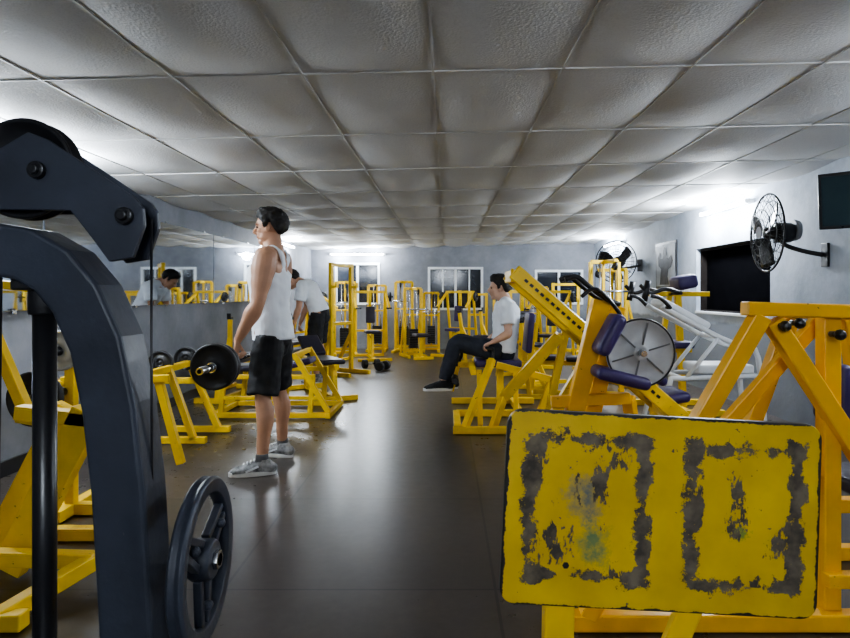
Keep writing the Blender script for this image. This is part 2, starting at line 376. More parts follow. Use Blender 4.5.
# ------------------------------------------------------------ golden A-frame
T=thing('plate_loaded_machine','golden-yellow splayed tube frame machine with black knobs','gym machine',(1.3,2.4,0))
b=B(T); w=.062
b.beam((1.06,2.2,1.145),(1.95,2.2,1.12),w,.05)
b.beam((1.42,2.62,1.12),(1.95,2.62,1.10),w,.05).beam((1.45,2.2,1.13),(1.45,2.62,1.12),.05)
b.beam((1.12,2.2,1.12),(.50,2.2,.05),w).beam((1.16,2.2,1.10),(1.84,2.2,.05),w)
b.beam((1.40,2.32,1.10),(.98,2.36,.60),w*.8)
b.beam((1.385,2.24,1.12),(1.385,2.24,.04),w)
b.beam((1.46,2.62,1.10),(1.15,2.75,.05),w).beam((1.7,2.62,1.10),(1.95,2.75,.05),w)
b.beam((1.385,2.25,.43),(1.95,2.25,.43),.05).beam((.45,2.2,.035),(2.0,2.2,.035),.06).beam((1.05,2.78,.035),(2.0,2.78,.035),.06).beam((1.35,2.2,.18),(1.95,2.2,.18),.05)
b.beam((1.385,2.2,.035),(1.385,2.78,.035),.06).beam((.98,2.36,.60),(1.385,2.24,.56),.05)
b.done('frame',ORG,bev=.006)
for p in ((1.175,2.16,1.085),(1.225,2.16,1.095),(1.365,2.16,1.055)):
    B(T).cyl((p[0],p[1]+.03,p[2]),(p[0],p[1]-.015,p[2]),.011).ball((p[0],p[1]-.02,p[2]),.020,2).done('knob',BLKP,bev=0)
pad(T,'backrest',(1.56,2.5,.80),(.05,.2,.24),PURP)
pad(T,'seat',(1.68,2.45,.46),(.30,.32,.06),DVIN)
# ------------------------------------------------------------ golden machine with purple pads + disc
T=thing('leg_curl_machine','golden-yellow machine with purple pads and black handles','gym machine',(.75,3.4,0))
b=B(T)
b.beam((.83,3.3,1.16),(.56,3.3,.04),.095,.07,ref=(0,1,0)).beam((.93,3.36,1.13),(.68,3.38,.04),.085,.07,ref=(0,1,0))
b.beam((.56,3.3,.62),(.98,3.3,.64),.06).beam((.45,3.3,.035),(1.2,3.3,.035),.07).beam((.6,3.3,.035),(.6,3.75,.035),.07).beam((.45,3.75,.035),(1.2,3.75,.035),.07)
b.beam((.90,3.34,.86),(1.02,3.34,.86),.05).beam((.98,3.32,.64),(1.12,3.5,.04),.06).beam((.62,3.3,.50),(.50,3.45,.04),.05)
b.done('frame',ORG,bev=.006)
pad(T,'backrest',(.845,3.22,.985),(.075,.20,.23),PURP,RY(28),bev=.032)
pad(T,'seat',(.90,3.2,.765),(.28,.20,.065),PURP,RY(14),bev=.028)
for dy in(0,.16):
    B(T).sweep([(.62,3.22+dy,1.27),(.68,3.22+dy,1.285),(.74,3.22+dy,1.24),(.84,3.25+dy,1.17),(.92,3.28+dy,1.14)],.028,.028,n=10,sub=4).done('handle',BLKP,bev=0)
B(T).sweep([(.70,3.2,1.18),(.78,3.2,1.22),(.90,3.22,1.10),(.95,3.25,.98)],.022,.022,n=8,sub=4).done('lever',BLKP,bev=0)
B(T).cyl((.995,3.35,.895),(.995,3.10,.895),.016).done('plate_peg',STEEL,bev=.001)
P=thing('weight_plate','silver-grey spoked weight plate hung on golden machine','weight plate',(.995,3.16,.895))
R=.178; b=B(P); c=V((.995,3.16,.895))
b.lathe(c,(0,1,0),[(.018,-.010),(.040,-.010),(.044,-.005),(.86*R,-.005),(.88*R,-.008),(R-.004,-.008),(R,-.005),(R,.005),(R-.004,.008),(.88*R,.008),(.86*R,.005),(.044,.005),(.040,.010),(.018,.010)],48)
b.done('disc',SILV,bev=0)
for k in range(6):
    a=k*2*PI/6+.3; d=V((math.cos(a),0,math.sin(a))); B(P).beam(c+d*.04+V((0,-.007,0)),c+d*R*.87+V((0,-.007,0)),.008,.008,ref=(0,1,0)).done('spoke',DGRY,bev=.001)
B(P).torus(c+V((0,-.008,0)),(0,1,0),R*.965,.005,n=48).done('rim',BLKP,bev=0)
# ------------------------------------------------------------ inclined rails
T=thing('inclined_press_machine','yellow inclined press machine with long slotted rails','gym machine',(1.0,4.2,0))
b=B(T)
for yy in(4.0,4.42): b.beam((.44,yy,1.34),(1.56,yy,.36),.10,.07,ref=(0,1,0))
b.beam((.46,4.0,1.31),(.46,4.42,1.31),.08).beam((1.5,4.0,.40),(1.5,4.42,.40),.08)
b.beam((1.05,4.0,.80),(.60,4.0,.04),.07).beam((1.05,4.42,.80),(.60,4.42,.04),.07).beam((1.5,4.0,.4),(1.5,4.0,.04),.07).beam((1.5,4.42,.4),(1.5,4.42,.04),.07)
b.beam((.5,4.0,.035),(1.72,4.0,.035),.07).beam((.5,4.42,.035),(1.72,4.42,.035),.07).beam((1.5,4.0,.4),(1.72,4.0,.04),.06)
b.done('frame',YEL,bev=.006)
sl=B(T)
d=(V((1.56,0,.36))-V((.44,0,1.34))).normalized()
a0=V((.50,3.962,1.29))
for k in range(26):
    p=a0+d*(.02+k*.045); sl.box(p,(.026,.004,.018),RY(41))
sl.done('adjustment_slot',BLKP,bev=0,label='dark punched slots along the rail')
for yy in (4.04,4.38): B(T).beam((.52,yy,1.335),(1.1,yy,.83),.03,.02).done('slide_rail',STEEL)
pad(T,'backrest',(1.22,4.21,.80),(.62,.30,.06),PURP,RY(41),bev=.03)
pad(T,'seat',(1.50,4.21,.50),(.22,.34,.07),PURP,RY(-10),bev=.03)
# ------------------------------------------------------------ seated man's machine
T=thing('leg_extension_machine','yellow leg extension machine with dark pads and grips','gym machine',(.5,5.9,0))
b=B(T)
b.beam((.06,5.25,.035),(.85,5.25,.035),.06).beam((.06,6.7,.035),(.95,6.7,.035),.06).beam((.10,5.25,.035),(.10,6.0,.035),.06).beam((.72,5.25,.035),(.72,6.7,.035),.06).beam((.10,6.0,.035),(.72,6.0,.035),.06)
b.beam((.16,5.27,.05),(.42,5.6,.60),.055).beam((.92,5.0,.86),(.50,5.35,.30),.09,.06,ref=(0,1,0)).beam((.50,5.35,.30),(.40,5.3,.04),.06)
b.beam((.45,5.5,.56),(.98,5.5,.42),.06).beam((.95,5.5,.44),(.80,5.5,.04),.06).beam((.98,5.05,.9),(.85,5.3,.04),.06)
b.beam((.55,6.3,.04),(.55,6.3,.48),.07).beam((.35,6.3,.47),(.9,6.3,.47),.06).beam((.85,6.3,.47),(.90,6.3,.9),.055).beam((.3,6.3,.47),(.12,6.3,.47),.055).beam((.25,5.6,.48),(.25,6.5,.48),.05)
b.beam((.42,5.6,.56),(.42,6.3,.50),.05).beam((.12,6.3,.45),(.06,6.3,.20),.04).beam((.30,5.4,.04),(.30,5.6,.50),.045).beam((.62,5.5,.52),(.60,5.3,.04),.045)
b.done('frame',YEL,bev=.005)
pad(T,'seat',(.52,6.3,.50),(.46,.42,.07),PURP)
pad(T,'backrest',(.84,6.3,.80),(.06,.34,.40),PURP,RY(5))
B(T).cyl((.09,6.02,.34),(.09,6.56,.34),.035).done('leg_roller',BLK,bev=.01)
for k in(0,1): B(T).cyl((.46,6.06+.48*k,.50),(.46,6.06+.48*k,.66),.014).cyl((.46,6.06+.48*k,.655),(.36,6.06+.48*k,.66),.016).done('handle',BLKP,bev=0)
# ------------------------------------------------------------ white machine
T=thing('bench_machine','white slim tube bench machine beside pale wall','gym machine',(2.1,4.9,0))
b=B(T)
for yy in (4.75,5.1):
    b.sweep([(1.66,yy,1.10),(1.74,yy,1.05),(2.10,yy,.86),(2.30,yy,.78),(2.40,yy,.70),(2.46,yy,.04)],.040,.040,n=12,sub=3)
    b.sweep([(1.60,yy,.04),(1.72,yy,.50),(1.80,yy,.54),(2.42,yy,.56)],.038,.038,n=12,sub=3)
    b.cyl((1.85,yy,.55),(2.10,yy,.86),.016)
b.cyl((1.60,4.7,.04),(1.60,5.15,.04),.022).cyl((2.46,4.7,.04),(2.46,5.15,.04),.022).cyl((2.1,4.75,.86),(2.1,5.1,.86),.018).cyl((2.40,4.75,.56),(2.40,5.1,.56),.018).cyl((1.82,4.75,.54),(1.82,5.1,.54),.018)
b.done('frame',WHT,bev=0)
pad(T,'backrest',(1.86,4.92,1.035),(.42,.30,.06),WHT,RY(28),bev=.025)
pad(T,'seat',(2.16,4.92,.61),(.44,.32,.07),WHT)
for yy in(4.66,5.2): B(T).sweep([(1.69,yy,1.09),(1.62,yy,1.16),(1.54,yy,1.18)],.03,.03,n=8,sub=3).cyl((1.69,yy,1.09),(1.69,4.75 if yy<5 else 5.1,1.09),.014).done('handle',BLKP,bev=0)
# ------------------------------------------------------------ generic machines
def seat_machine(loc,rz,label,pm=PURP,fm=YEL,plates=True,group=None):
    T=thing('chest_press_machine',label,'gym machine',loc,rz,group)
    b=B(T,False)
    b.beam((-.3,-.45,.035),(.3,-.45,.035),.05).beam((-.3,.45,.035),(.3,.45,.035),.05).beam((0,-.45,.035),(0,.45,.035),.05)
    b.beam((0,.3,.03),(0,.22,1.25),.05).beam((0,-.15,.03),(0,-.1,.46),.05).beam((0,-.1,.40),(0,.3,.44),.045).beam((-.30,.22,1.22),(.30,.22,1.22),.045)
    b.beam((-.29,.22,1.2),(-.30,-.2,.92),.04).beam((.29,.22,1.2),(.30,-.2,.92),.04).beam((-.28,.45,.03),(-.28,.22,1.2),.04).beam((.28,.45,.03),(.28,.22,1.2),.04).beam((-.28,.36,.5),(.28,.36,.5),.04)
    b.done('frame',fm)
    pad(T,'seat',(0,-.08,.50),(.26,.30,.05),pm,None,False); pad(T,'backrest',(0,.15,.80),(.17,.05,.30),pm,RX(-6),False)
    for s in(-1,1):
        B(T,False).cyl((s*.30,-.19,.93),(s*.30,-.34,.93),.016).cyl((s*.30,-.30,.93),(s*.22,-.33,.93),.014).done('handle',BLKP,bev=0)
        if plates: B(T,False).lathe((s*.36,.15,1.13),(1,0,0),plateprof(.09)).cyl((s*.28,.15,1.13),(s*.42,.15,1.13),.014).done('weight_plate',IRON,bev=0)
    return T
def tower(loc,rz,h,label,w=.5,seat=True,fm=YEL):
    T=thing('cable_tower',label,'gym machine',loc,rz)
    b=B(T,False)
    for s in(-1,1): b.beam((s*w/2,0,.03),(s*w/2,0,h),.05).beam((s*w/2,-.3,.03),(s*w/2,.3,.03),.05).beam((s*w/2,.28,.04),(s*w/2,.02,h*.72),.035)
    b.beam((-w/2,0,h),(w/2,0,h),.05).beam((0,0,h),(0,-.34,h),.05).beam((-w/2,.27,.03),(w/2,.27,.03),.05).beam((-w/2,0,.12),(w/2,0,.12),.045).beam((0,.03,.12),(0,.03,h),.035).beam((-w/2,0,h*.62),(w/2,0,h*.62),.035)
    if seat: b.beam((0,-.1,.04),(0,-.65,.04),.05).beam((0,-.5,.04),(0,-.5,.40),.05).beam((-.18,-.65,.04),(.18,-.65,.04),.05)
    b.done('frame',fm)
    b=B(T,False)
    for k in range(8): b.box((0,-.02,.19+k*.045),(w*.5,.1,.040))
    b.done('weight_stack',IRON,bev=0)
    for x in(-.07,.07): B(T,False).cyl((x,-.02,.15),(x,-.02,h),.01,n=8).done('guide_rod',STEEL,bev=0)
    B(T,False).lathe((0,-.32,h-.06),(1,0,0),[(.01,-.012),(.06,-.012),(.05,0),(.06,.012),(.01,.012)],16).done('pulley',BLKP,bev=0)
    B(T,False).cyl((0,-.38,h-.06),(0,-.38,h-.38),.004,n=6).done('cable',BLK,bev=0)
    B(T,False).cyl((-.18,-.38,h-.38),(.18,-.38,h-.38),.014,n=10).done('handle',STEEL,bev=0)
    if seat: pad(T,'seat',(0,-.5,.44),(.26,.3,.06),DVIN,None,False)
    return T
def rack(loc,rz,h,label,w=.7):
    T=thing('squat_rack',label,'rack',loc,rz)
    b=B(T,False)
    for s in(-1,1): b.beam((s*w/2,0,.03),(s*w/2,0,h),.055).beam((s*w/2,-.35,.03),(s*w/2,.35,.03),.055).beam((s*w/2,.3,.05),(s*w/2,0,.6),.045)
    b.beam((-w/2,0,h-.03),(w/2,0,h-.03),.05).beam((-w/2,.32,.03),(w/2,.32,.03),.055).beam((-w/2,0,.75),(w/2,0,.75),.045)
    b.done('frame',YEL)
    for s in(-1,1): B(T,False).box((s*w/2,-.07,h-.35),(.05,.1,.03)).box((s*w/2,-.11,h-.32),(.05,.02,.07)).done('bar_hook',YEL)
    return T
def bench(loc,rz,label,m=DVIN,rack_=True,inc=0,group=None):
    T=thing('weight_bench',label,'bench',loc,rz,group)
    b=B(T,False)
    b.beam((0,-.6,.38),(0,.6,.38),.055)
    for y in(-.55,.5): b.beam((-.26,y,.03),(.26,y,.03),.055).beam((0,y*.9,.38),(0,y,.03),.055)
    b.beam((0,-.55,.03),(0,.5,.03),.05)
    if rack_:
        for s in(-1,1): b.beam((s*.36,.5,.03),(s*.40,.60,.86),.05).beam((s*.36,.28,.03),(s*.39,.56,.62),.045).beam((s*.36,.2,.03),(s*.36,.65,.03),.05)
        b.beam((-.38,.55,.40),(.38,.55,.40),.05)
    b.done('frame',YEL)
    pad(T,'seat',(0,-.22,.43),(.26,.62,.055),m,None,False); pad(T,'backrest',(0,.3,.44+.15*inc),(.26,.38,.055),m,RX(38*inc),False)
    if rack_:
        for s in(-1,1): B(T,False).box((s*.40,.60,.88),(.05,.08,.03)).box((s*.40,.565,.91),(.05,.015,.06)).done('bar_hook',BLKP)
    return T
def barbell(a,b_,plates,label):
    a,b_=V(a),V(b_); c=(a+b_)/2; d=(b_-a).normalized()
    T=thing('barbell',label,'barbell',c)
    B(T).cyl(a,b_,.013,n=14).cyl(a,a+d*.28,.022,n=14).cyl(b_,b_-d*.28,.022,n=14).done('bar',STEEL,bev=0)
    for e,s in((a,1),(b_,-1)):
        x=.26
        for r in plates:
            B(T).lathe(e+d*s*x,d,plateprof(r)).done('weight_plate',IRON,bev=0); x-=.04
        B(T).cyl(e+d*s*(x+.015),e+d*s*(x-.01),.032).done('collar',STEEL,bev=.002)
    return T
BX=-1.365
barbell((BX,3.42,.765),(BX,5.18,.765),[.138,.138],'loaded barbell held by standing person in tank top')
T=thing('shoulder_press_machine','tall yellow machine with raised purple pad and black arms','gym machine',(2.3,6.3,0))
b=B(T)
b.beam((2.0,6.0,.035),(2.7,6.0,.035),.06).beam((2.0,6.6,.035),(2.7,6.6,.035),.06).beam((2.35,6.0,.035),(2.35,6.6,.035),.06)
b.beam((2.42,6.3,.04),(2.36,6.3,1.2),.06).beam((2.1,6.3,.04),(2.28,6.3,1.2),.05).beam((2.05,6.3,1.19),(2.68,6.3,1.19),.05).beam((2.0,6.1,.04),(2.15,6.25,.62),.05).beam((2.15,6.3,.62),(2.5,6.3,.62),.05)
b.done('frame',YEL)
pad(T,'backrest',(2.42,6.3,1.31),(.20,.30,.14),PURP,RY(-12),bev=.04); pad(T,'seat',(2.32,6.3,.68),(.32,.3,.07),PURP)
for yy in (6.05,6.55): B(T).sweep([(2.3,yy,1.2),(2.15,yy,1.24),(2.0,yy,1.2),(1.9,yy,1.28)],.04,.04,n=8,sub=4).cyl((2.3,yy,1.2),(2.3,6.3,1.2),.018).cyl((1.94,yy,1.12),(1.98,yy,1.32),.03).done('handle',BLKP,bev=0)
# left side
bench((-2.42,7.25,0),math.radians(-6),'yellow bench with dark pad beside mirror wall',rack_=True)
bench((-1.50,7.32,0),math.radians(30),'small inclined yellow bench with dark pad',DVIN,False,.8)
T=thing('weight_bench','low open yellow frame with dark pads and slanted braces','bench',(-1.6,6.2,0))
b=B(T)
for yy in (5.9,6.55): b.beam((-2.25,yy,.035),(-1.1,yy,.035),.05).beam((-2.2,yy,.40),(-1.25,yy,.40),.045)
b.beam((-1.12,5.85,.035),(-1.12,6.6,.035),.05).beam((-2.22,5.85,.035),(-2.22,6.6,.035),.05)
for x in(-2.15,-1.7,-1.3): b.beam((x,5.9,.04),(x+.03,5.9,.40),.045).beam((x,6.55,.04),(x+.03,6.55,.40),.045)
b.beam((-1.45,5.9,.62),(-1.12,5.9,.06),.05).beam((-1.45,6.55,.62),(-1.12,6.55,.06),.05).beam((-1.45,5.9,.60),(-1.45,6.55,.60),.045).beam((-2.15,5.9,.2),(-1.2,5.9,.2),.035)
b.done('frame',YEL)
pad(T,'seat',(-1.95,6.22,.455),(.52,.3,.06),DVIN); pad(T,'backrest',(-1.5,6.22,.49),(.34,.3,.06),PURP,RY(-14))
rack((-1.55,9.15,0),math.radians(60),1.64,'tall yellow squat rack on dark floor',.46)
T=thing('bench_press_machine','low yellow bar frame with slanted legs and plates','gym machine',(-2.1,4.6,0))
b=B(T)
b.beam((-2.55,4.1,.62),(-1.88,4.2,.62),.05).beam((-2.2,5.3,.6),(-1.95,5.3,.04),.05).beam((-2.2,4.9,.6),(-2.0,4.9,.04),.05).beam((-2.35,5.3,.035),(-1.85,5.3,.035),.05).beam((-2.35,4.9,.035),(-1.9,4.9,.035),.05).beam((-2.2,4.2,.60),(-2.2,5.3,.60),.05)
b.beam((-2.55,4.1,.62),(-2.65,4.1,.04),.05).beam((-1.95,4.2,.6),(-1.8,4.2,.04),.05).beam((-2.5,5.3,.45),(-2.1,5.3,.45),.05)
b.done('frame',YEL)
for k,(x,y) in enumerate(((-2.28,5.0),(-2.22,5.34))): B(T).lathe((x,y-.06,.64),(0,1,0),plateprof(.1)).cyl((x,y,.64),(x,y-.12,.64),.012).done('weight_plate',IRON,bev=0)
# near left yellow machine
T=thing('seated_calf_machine','yellow slanted machine frame beside dark cable machine','gym machine',(-1.7,2.7,0))
b=B(T)
b.beam((-1.50,2.6,.70),(-1.84,2.6,.04),.13,.06,ref=(0,1,0)).beam((-1.66,2.72,.70),(-2.0,2.72,.04),.11,.06,ref=(0,1,0))
b.beam((-1.80,2.6,.70),(-1.42,2.6,.66),.06).beam((-2.1,2.5,.14),(-1.42,2.5,.12),.06).beam((-1.42,2.5,.12),(-1.6,2.2,.04),.06).beam((-2.1,3.0,.035),(-1.4,3.0,.035),.06).beam((-1.42,2.5,.12),(-1.42,3.0,.04),.06).beam((-1.47,2.6,.68),(-1.42,2.98,.04),.06)
b.beam((-2.1,2.2,.035),(-1.5,2.2,.035),.06).beam((-2.25,2.9,1.30),(-1.95,2.9,.60),.05).beam((-2.0,2.9,.62),(-1.6,2.7,.62),.05).beam((-2.25,2.9,1.26),(-1.75,2.9,1.20),.04).beam((-2.3,2.9,1.3),(-2.3,2.9,.03),.05)
b.done('frame',YEL,bev=.005)
T=thing('plate_rack','yellow upright plate holder post near mirror','rack',(-2.03,3.35,0))
B(T).beam((-2.03,3.35,.03),(-2.03,3.35,1.0),.05).beam((-2.3,3.35,.035),(-1.8,3.35,.035),.06).beam((-2.03,3.2,.035),(-2.03,3.6,.035),.06).done('frame',YEL)
for z,x in((.9,-2.0),(.67,-2.06)): B(T).cyl((x,3.33,z),(x,3.12 if z>.8 else 3.04,z),.024).done('plate_peg',BLKP,bev=0)
P=thing('weight_plate','grey weight plate hung on yellow post','weight plate',(-2.0,3.2,.9))
B(P,False).lathe((0,0,0),(0,1,0),plateprof(.105,.012)).done('disc',SILV,bev=0)
P=thing('weight_plate','black weight plate hung on yellow post','weight plate',(-2.06,3.1,.67))
B(P,False).lathe((0,0,0),(0,1,0),plateprof(.14)).done('disc',IRON,bev=0)
# right-back
tower((2.05,8.0,0),math.radians(10),1.60,'yellow cable tower near pale wall',seat=False,w=.38)
tower((2.65,9.5,0),math.radians(-80),1.55,'yellow cable tower against pale wall')
seat_machine((1.15,8.5,0),math.radians(20),'yellow press machine with dark pads',DVIN)
bench((1.50,7.25,0),math.radians(80),'yellow bench with dark pad near pale wall',DVIN,True)
# back row
tower((-1.95,11.95,0),math.radians(12),1.40,'yellow cable tower beside end wall window',.4,False)
tower((-1.42,12.75,0),0,1.35,'yellow cable tower below window',.36,False)
seat_machine((-1.35,11.2,0),math.radians(15),'yellow press machine with dark pads at aisle end',DVIN)
tower((-.85,12.5,0),math.radians(-8),1.42,'slim yellow cable tower by end wall',.34,False)
tower((-.62,11.6,0),math.radians(20),1.28,'yellow cable tower with dark seat in aisle end',.32,True)
tower((-.3,12.7,0),0,1.2,'short yellow cable tower by end wall',.30,False)
seat_machine((.18,11.9,0),math.radians(-25),'yellow press machine below sliding window',PURP)
rack((.66,12.85,0),0,1.2,'yellow rack below sliding window',.36)
tower((1.15,12.6,0),0,1.25,'yellow cable tower beside sliding window',.34,False)
bench((.95,10.6,0),math.radians(60),'yellow bench on dark floor near end wall',DVIN,True)
tower((1.75,11.9,0),math.radians(-15),1.3,'yellow cable tower by corner window',.4,True)
rack((2.4,12.4,0),math.radians(-15),1.4,'yellow rack beside corner',.5)
seat_machine((1.7,10.2,0),math.radians(-30),'yellow press machine facing aisle',DVIN)
bench((-2.4,9.55,0),math.radians(-12),'yellow bench beside mirrors',DVIN,True)
seat_machine((-2.25,11.0,0),math.radians(70),'yellow press machine beside mirrors',DVIN)
for x_,y_,r_ in((-1.2,9.9,.5),(-.98,9.6,1.2)):
    T=thing('dumbbell','black dumbbell lying on floor','dumbbell',(x_,y_,.07),r_,group='dumbbells on the floor')
    B(T,False).cyl((-.13,0,0),(.13,0,0),.013).done('handle',STEEL,bev=0)
    for s in(-1,1): B(T,False).cyl((s*.07,0,0),(s*.14,0,0),.07).done('weight_head',IRON,bev=.008)
# ------------------------------------------------------------ fans
def fan(loc,rz,wall_end,label):
    T=thing('wall_fan',label,'fan',loc,rz); R=.335
    b=B(T,False)
    for r,y in((R,0),(R*.82,-.035),(R*.6,-.055),(R*.35,-.065),(R*.82,.03),(R*.5,.055)): b.torus((0,y,0),(0,1,0),r,.004 if r<R else .009,n=40)
    for k in range(30):
        a=2*PI*k/30; d=V((math.cos(a),0,math.sin(a)))
        pf=[d*R,d*R*.82+V((0,-.035,0)),d*R*.6+V((0,-.055,0)),d*R*.35+V((0,-.065,0)),d*.05+V((0,-.07,0))]
        for p,q_ in zip(pf,pf[1:]): b.cyl(p,q_,.0024,n=4)
        pf=[d*R,d*R*.82+V((0,.03,0)),d*R*.5+V((0,.055,0)),d*.08+V((0,.06,0))]
        for p,q_ in zip(pf,pf[1:]): b.cyl(p,q_,.0024,n=4)
    b.done('cage',BLKP,bev=0)
    B(T,False).cyl((0,-.072,0),(0,-.062,0),.055).done('cage_badge',SILV,bev=.002)
    for k in range(3):
        a=2*PI*k/3+.4; b=B(T,False); rows=[]
        for i in range(7):
            r=.05+i*.042; wd=.05+.11*math.sin(min(1,i/5)*PI*.6); row=[]
            for j in range(5):
                u=(j/4-.5); an=a+u*wd/r*1.1+i*.05
                row.append(b.v((math.cos(an)*r,-.01+u*.045,math.sin(an)*r)))
            rows.append(row)
        for r0,r1 in zip(rows,rows[1:]):
            for j in range(4): f=b.bm.faces.new((r0[j],r0[j+1],r1[j+1],r1[j])); f.smooth=True
        o=b.done('blade',BLKP,bev=0); so=o.modifiers.new('s','SOLIDIFY'); so.thickness=.004
    B(T,False).lathe((0,.07,0),(0,1,0),[(.02,-.1),(.05,-.09),(.055,-.01),(.085,0),(.09,.05),(.085,.12),(.07,.15)],24,close=False).done('motor',BLKP,bev=0)
    B(T,False).lathe((0,.07,.02),(0,1,0),[(.088,.14),(.092,.16),(.080,.19),(.04,.20)],24,close=False).done('motor_cap',SILV,bev=0,label='pale grey motor head cap')
    we=V(wall_end)
    B(T,False).sweep([(0,.12,-.03),(0,.14,-.1),we*.5+V((0,.06,-.06)),we],.04,.04,n=10,sub=4,ref=(1,.2,0)).done('arm',BLKP,bev=0)
    return T
T=fan((2.78,5.35,1.72),math.radians(-95),(.12,.405,-.2),'black caged fan on wall bracket above pale wall')
B(T,False).box((.12,.420,-.2),(.09,.022,.2),RZ(5)).done('wall_bracket',BLKP)
T=fan((2.72,9.9,1.70),math.radians(-35),(.27,.39,-.05),'black caged fan facing the aisle near corner')
B(T,False).box((.275,.40,-.05),(.12,.012,.2),RZ(35)).done('wall_bracket',BLKP)
T=thing('television','flat black television on wall bracket','television',(2.96,4.3,1.86))
RT=RZ(-42)@RX(8); tc_=V((2.96,4.28,1.86))
B(T).box(tc_,(.66,.05,.40),RT).done('casing',BLKP,bev=.008)
B(T).box(tc_+RT@V((0,-.027,0)),(.61,.004,.35),RT).done('screen',mat('tv_screen',(.02,.035,.04),.12,var=.1),bev=0)
B(T).beam((2.98,4.32,1.86),(XR-.005,4.42,1.86),.05).box((XR-.01,4.42,1.86),(.02,.12,.2)).done('wall_bracket',BLKP)
T=thing('framed_poster','framed black and white picture of muscular figure on pale wall','picture',(XR-.01,8.95,1.6))
B(T).box((XR-.012,8.95,1.6),(.022,.82,.68)).done('picture_frame',BLKP,bev=.003)
B(T).box((XR-.025,8.95,1.6),(.004,.74,.60)).done('picture_print',mat('poster_print',(.36,.38,.41),.5,var=.35,scale=4),bev=0)
sil=[(-.22,-.28),(-.16,-.05),(-.27,.0),(-.30,.12),(-.22,.20),(-.17,.18),(-.20,.10),(-.10,.10),(-.07,.14),(-.08,.22),(-.03,.27),(.04,.25),(.06,.18),(.05,.12),(.14,.09),(.24,.14),(.30,.06),(.24,-.03),(.13,-.06),(.10,-.16),(.16,-.28)]
B(T).poly([(XR-.030,8.95-a_,1.6+b_) for a_,b_ in sil],(.004,0,0)).done('printed_figure',mat('poster_ink',(.035,.035,.038),.5,var=.6,scale=9),bev=0)
T=thing('wall_notice','small red and white paper notice on pale wall','sign',(XR-.005,8.15,1.25))
B(T).box((XR-.004,8.2,1.25),(.006,.2,.12)).done('paper',WHT,bev=0)
B(T).box((XR-.008,8.2,1.29),(.004,.2,.03)).done('red_band',mat('red_print',(.5,.03,.03),.5),bev=0)
# ------------------------------------------------------------ people
def tubeb(b,pts,rads,ref=(0,1,0),n=16,sub=5,ends=True):
    pts=[V(p) for p in pts]; L=catmull(pts,rads,sub); rs=[]; ref=V(ref)
    for i,(p,r) in enumerate(L):
        t=(L[min(i+1,len(L)-1)][0]-L[max(i-1,0)][0]).normalized()
        sd=(ref-t*ref.dot(t)); sd=sd.normalized() if sd.length>.05 else frame(t)[0]
        fr=t.cross(sd)
        ra,rb=r if isinstance(r,tuple) else (r,r)
        rs.append([b.v(p+sd*math.cos(2*PI*k/n)*ra+fr*math.sin(2*PI*k/n)*rb) for k in range(n)])
    b.ringface(rs)
    if ends:
        for p,r in (L[0],L[-1]):
            rr=min(r) if isinstance(r,tuple) else r
            b.ball(p,rr*.98,2)
def remesh(b,name,vox,sm,m,parent,fold=0,label=None,fs=9):
    bmesh.ops.recalc_face_normals(b.bm,faces=b.bm.faces)
    me=bpy.data.meshes.new(name); b.bm.to_mesh(me); b.bm.free()
    o=bpy.data.objects.new('tmp',me); C.objects.link(o)
    r=o.modifiers.new('r','REMESH'); r.mode='VOXEL'; r.voxel_size=vox; r.adaptivity=0
    s=o.modifiers.new('s','SMOOTH'); s.factor=.5; s.iterations=sm
    dg=bpy.context.evaluated_depsgraph_get(); dg.update()
    nm=bpy.data.meshes.new_from_object(o.evaluated_get(dg)); bpy.data.objects.remove(o)
    if fold:
        ns=[v.normal.copy() for v in nm.vertices]
        for v,nr in zip(nm.vertices,ns):
            k=noise.noise(V((v.co.x*fs,v.co.y*fs,v.co.z*fs*.55)))+.5*noise.noise(v.co*fs*2.3)
            v.co+=nr*k*fold
    nm.name=name; nm.materials.clear(); nm.materials.append(m)
    nm.polygons.foreach_set('use_smooth',[True]*len(nm.polygons))
    ob=bpy.data.objects.new(name,nm); C.objects.link(ob); ob.parent=parent
    if label: ob['label']=label
    return ob
def hand(b,W,d,n,t,curl,sc=1):
    W,d,n,t=V(W),V(d).normalized(),V(n),V(t); n=(n-d*n.dot(d)).normalized(); t=(t-d*t.dot(d)-n*t.dot(n)).normalized()
    tubeb(b,[W-d*.01,W+d*.03,W+d*.07,W+d*.09],[(.024,.018),(.036,.017),(.042,.015),(.040,.012)],ref=t,n=12,sub=3)
    for i,(o,L) in enumerate(((-.032,.062),(-.011,.078),(.011,.082),(.032,.074))):
        p=W+d*.086+t*o*.98; a=0; P=[p]
        for k,(f,ang) in enumerate(zip((.45,.32,.23),curl)):
            a+=math.radians(ang); dd=d*math.cos(a)+n*math.sin(a); p=p+dd*L*f*sc; P.append(p)
        tubeb(b,P,[.0095,.009,.0085,.0075],ref=t,n=8,sub=3)
    p=W+d*.025+t*.032
    tubeb(b,[p,p+d*.028+t*.018+n*.015,p+d*.05+t*.012+n*.035,p+d*.055-t*.004+n*.052],[.013,.012,.0105,.009],ref=n,n=8,sub=3)
def sstep(x,a,b):
    t=max(0,min(1,(x-a)/(b-a))); return t*t*(3-2*t)
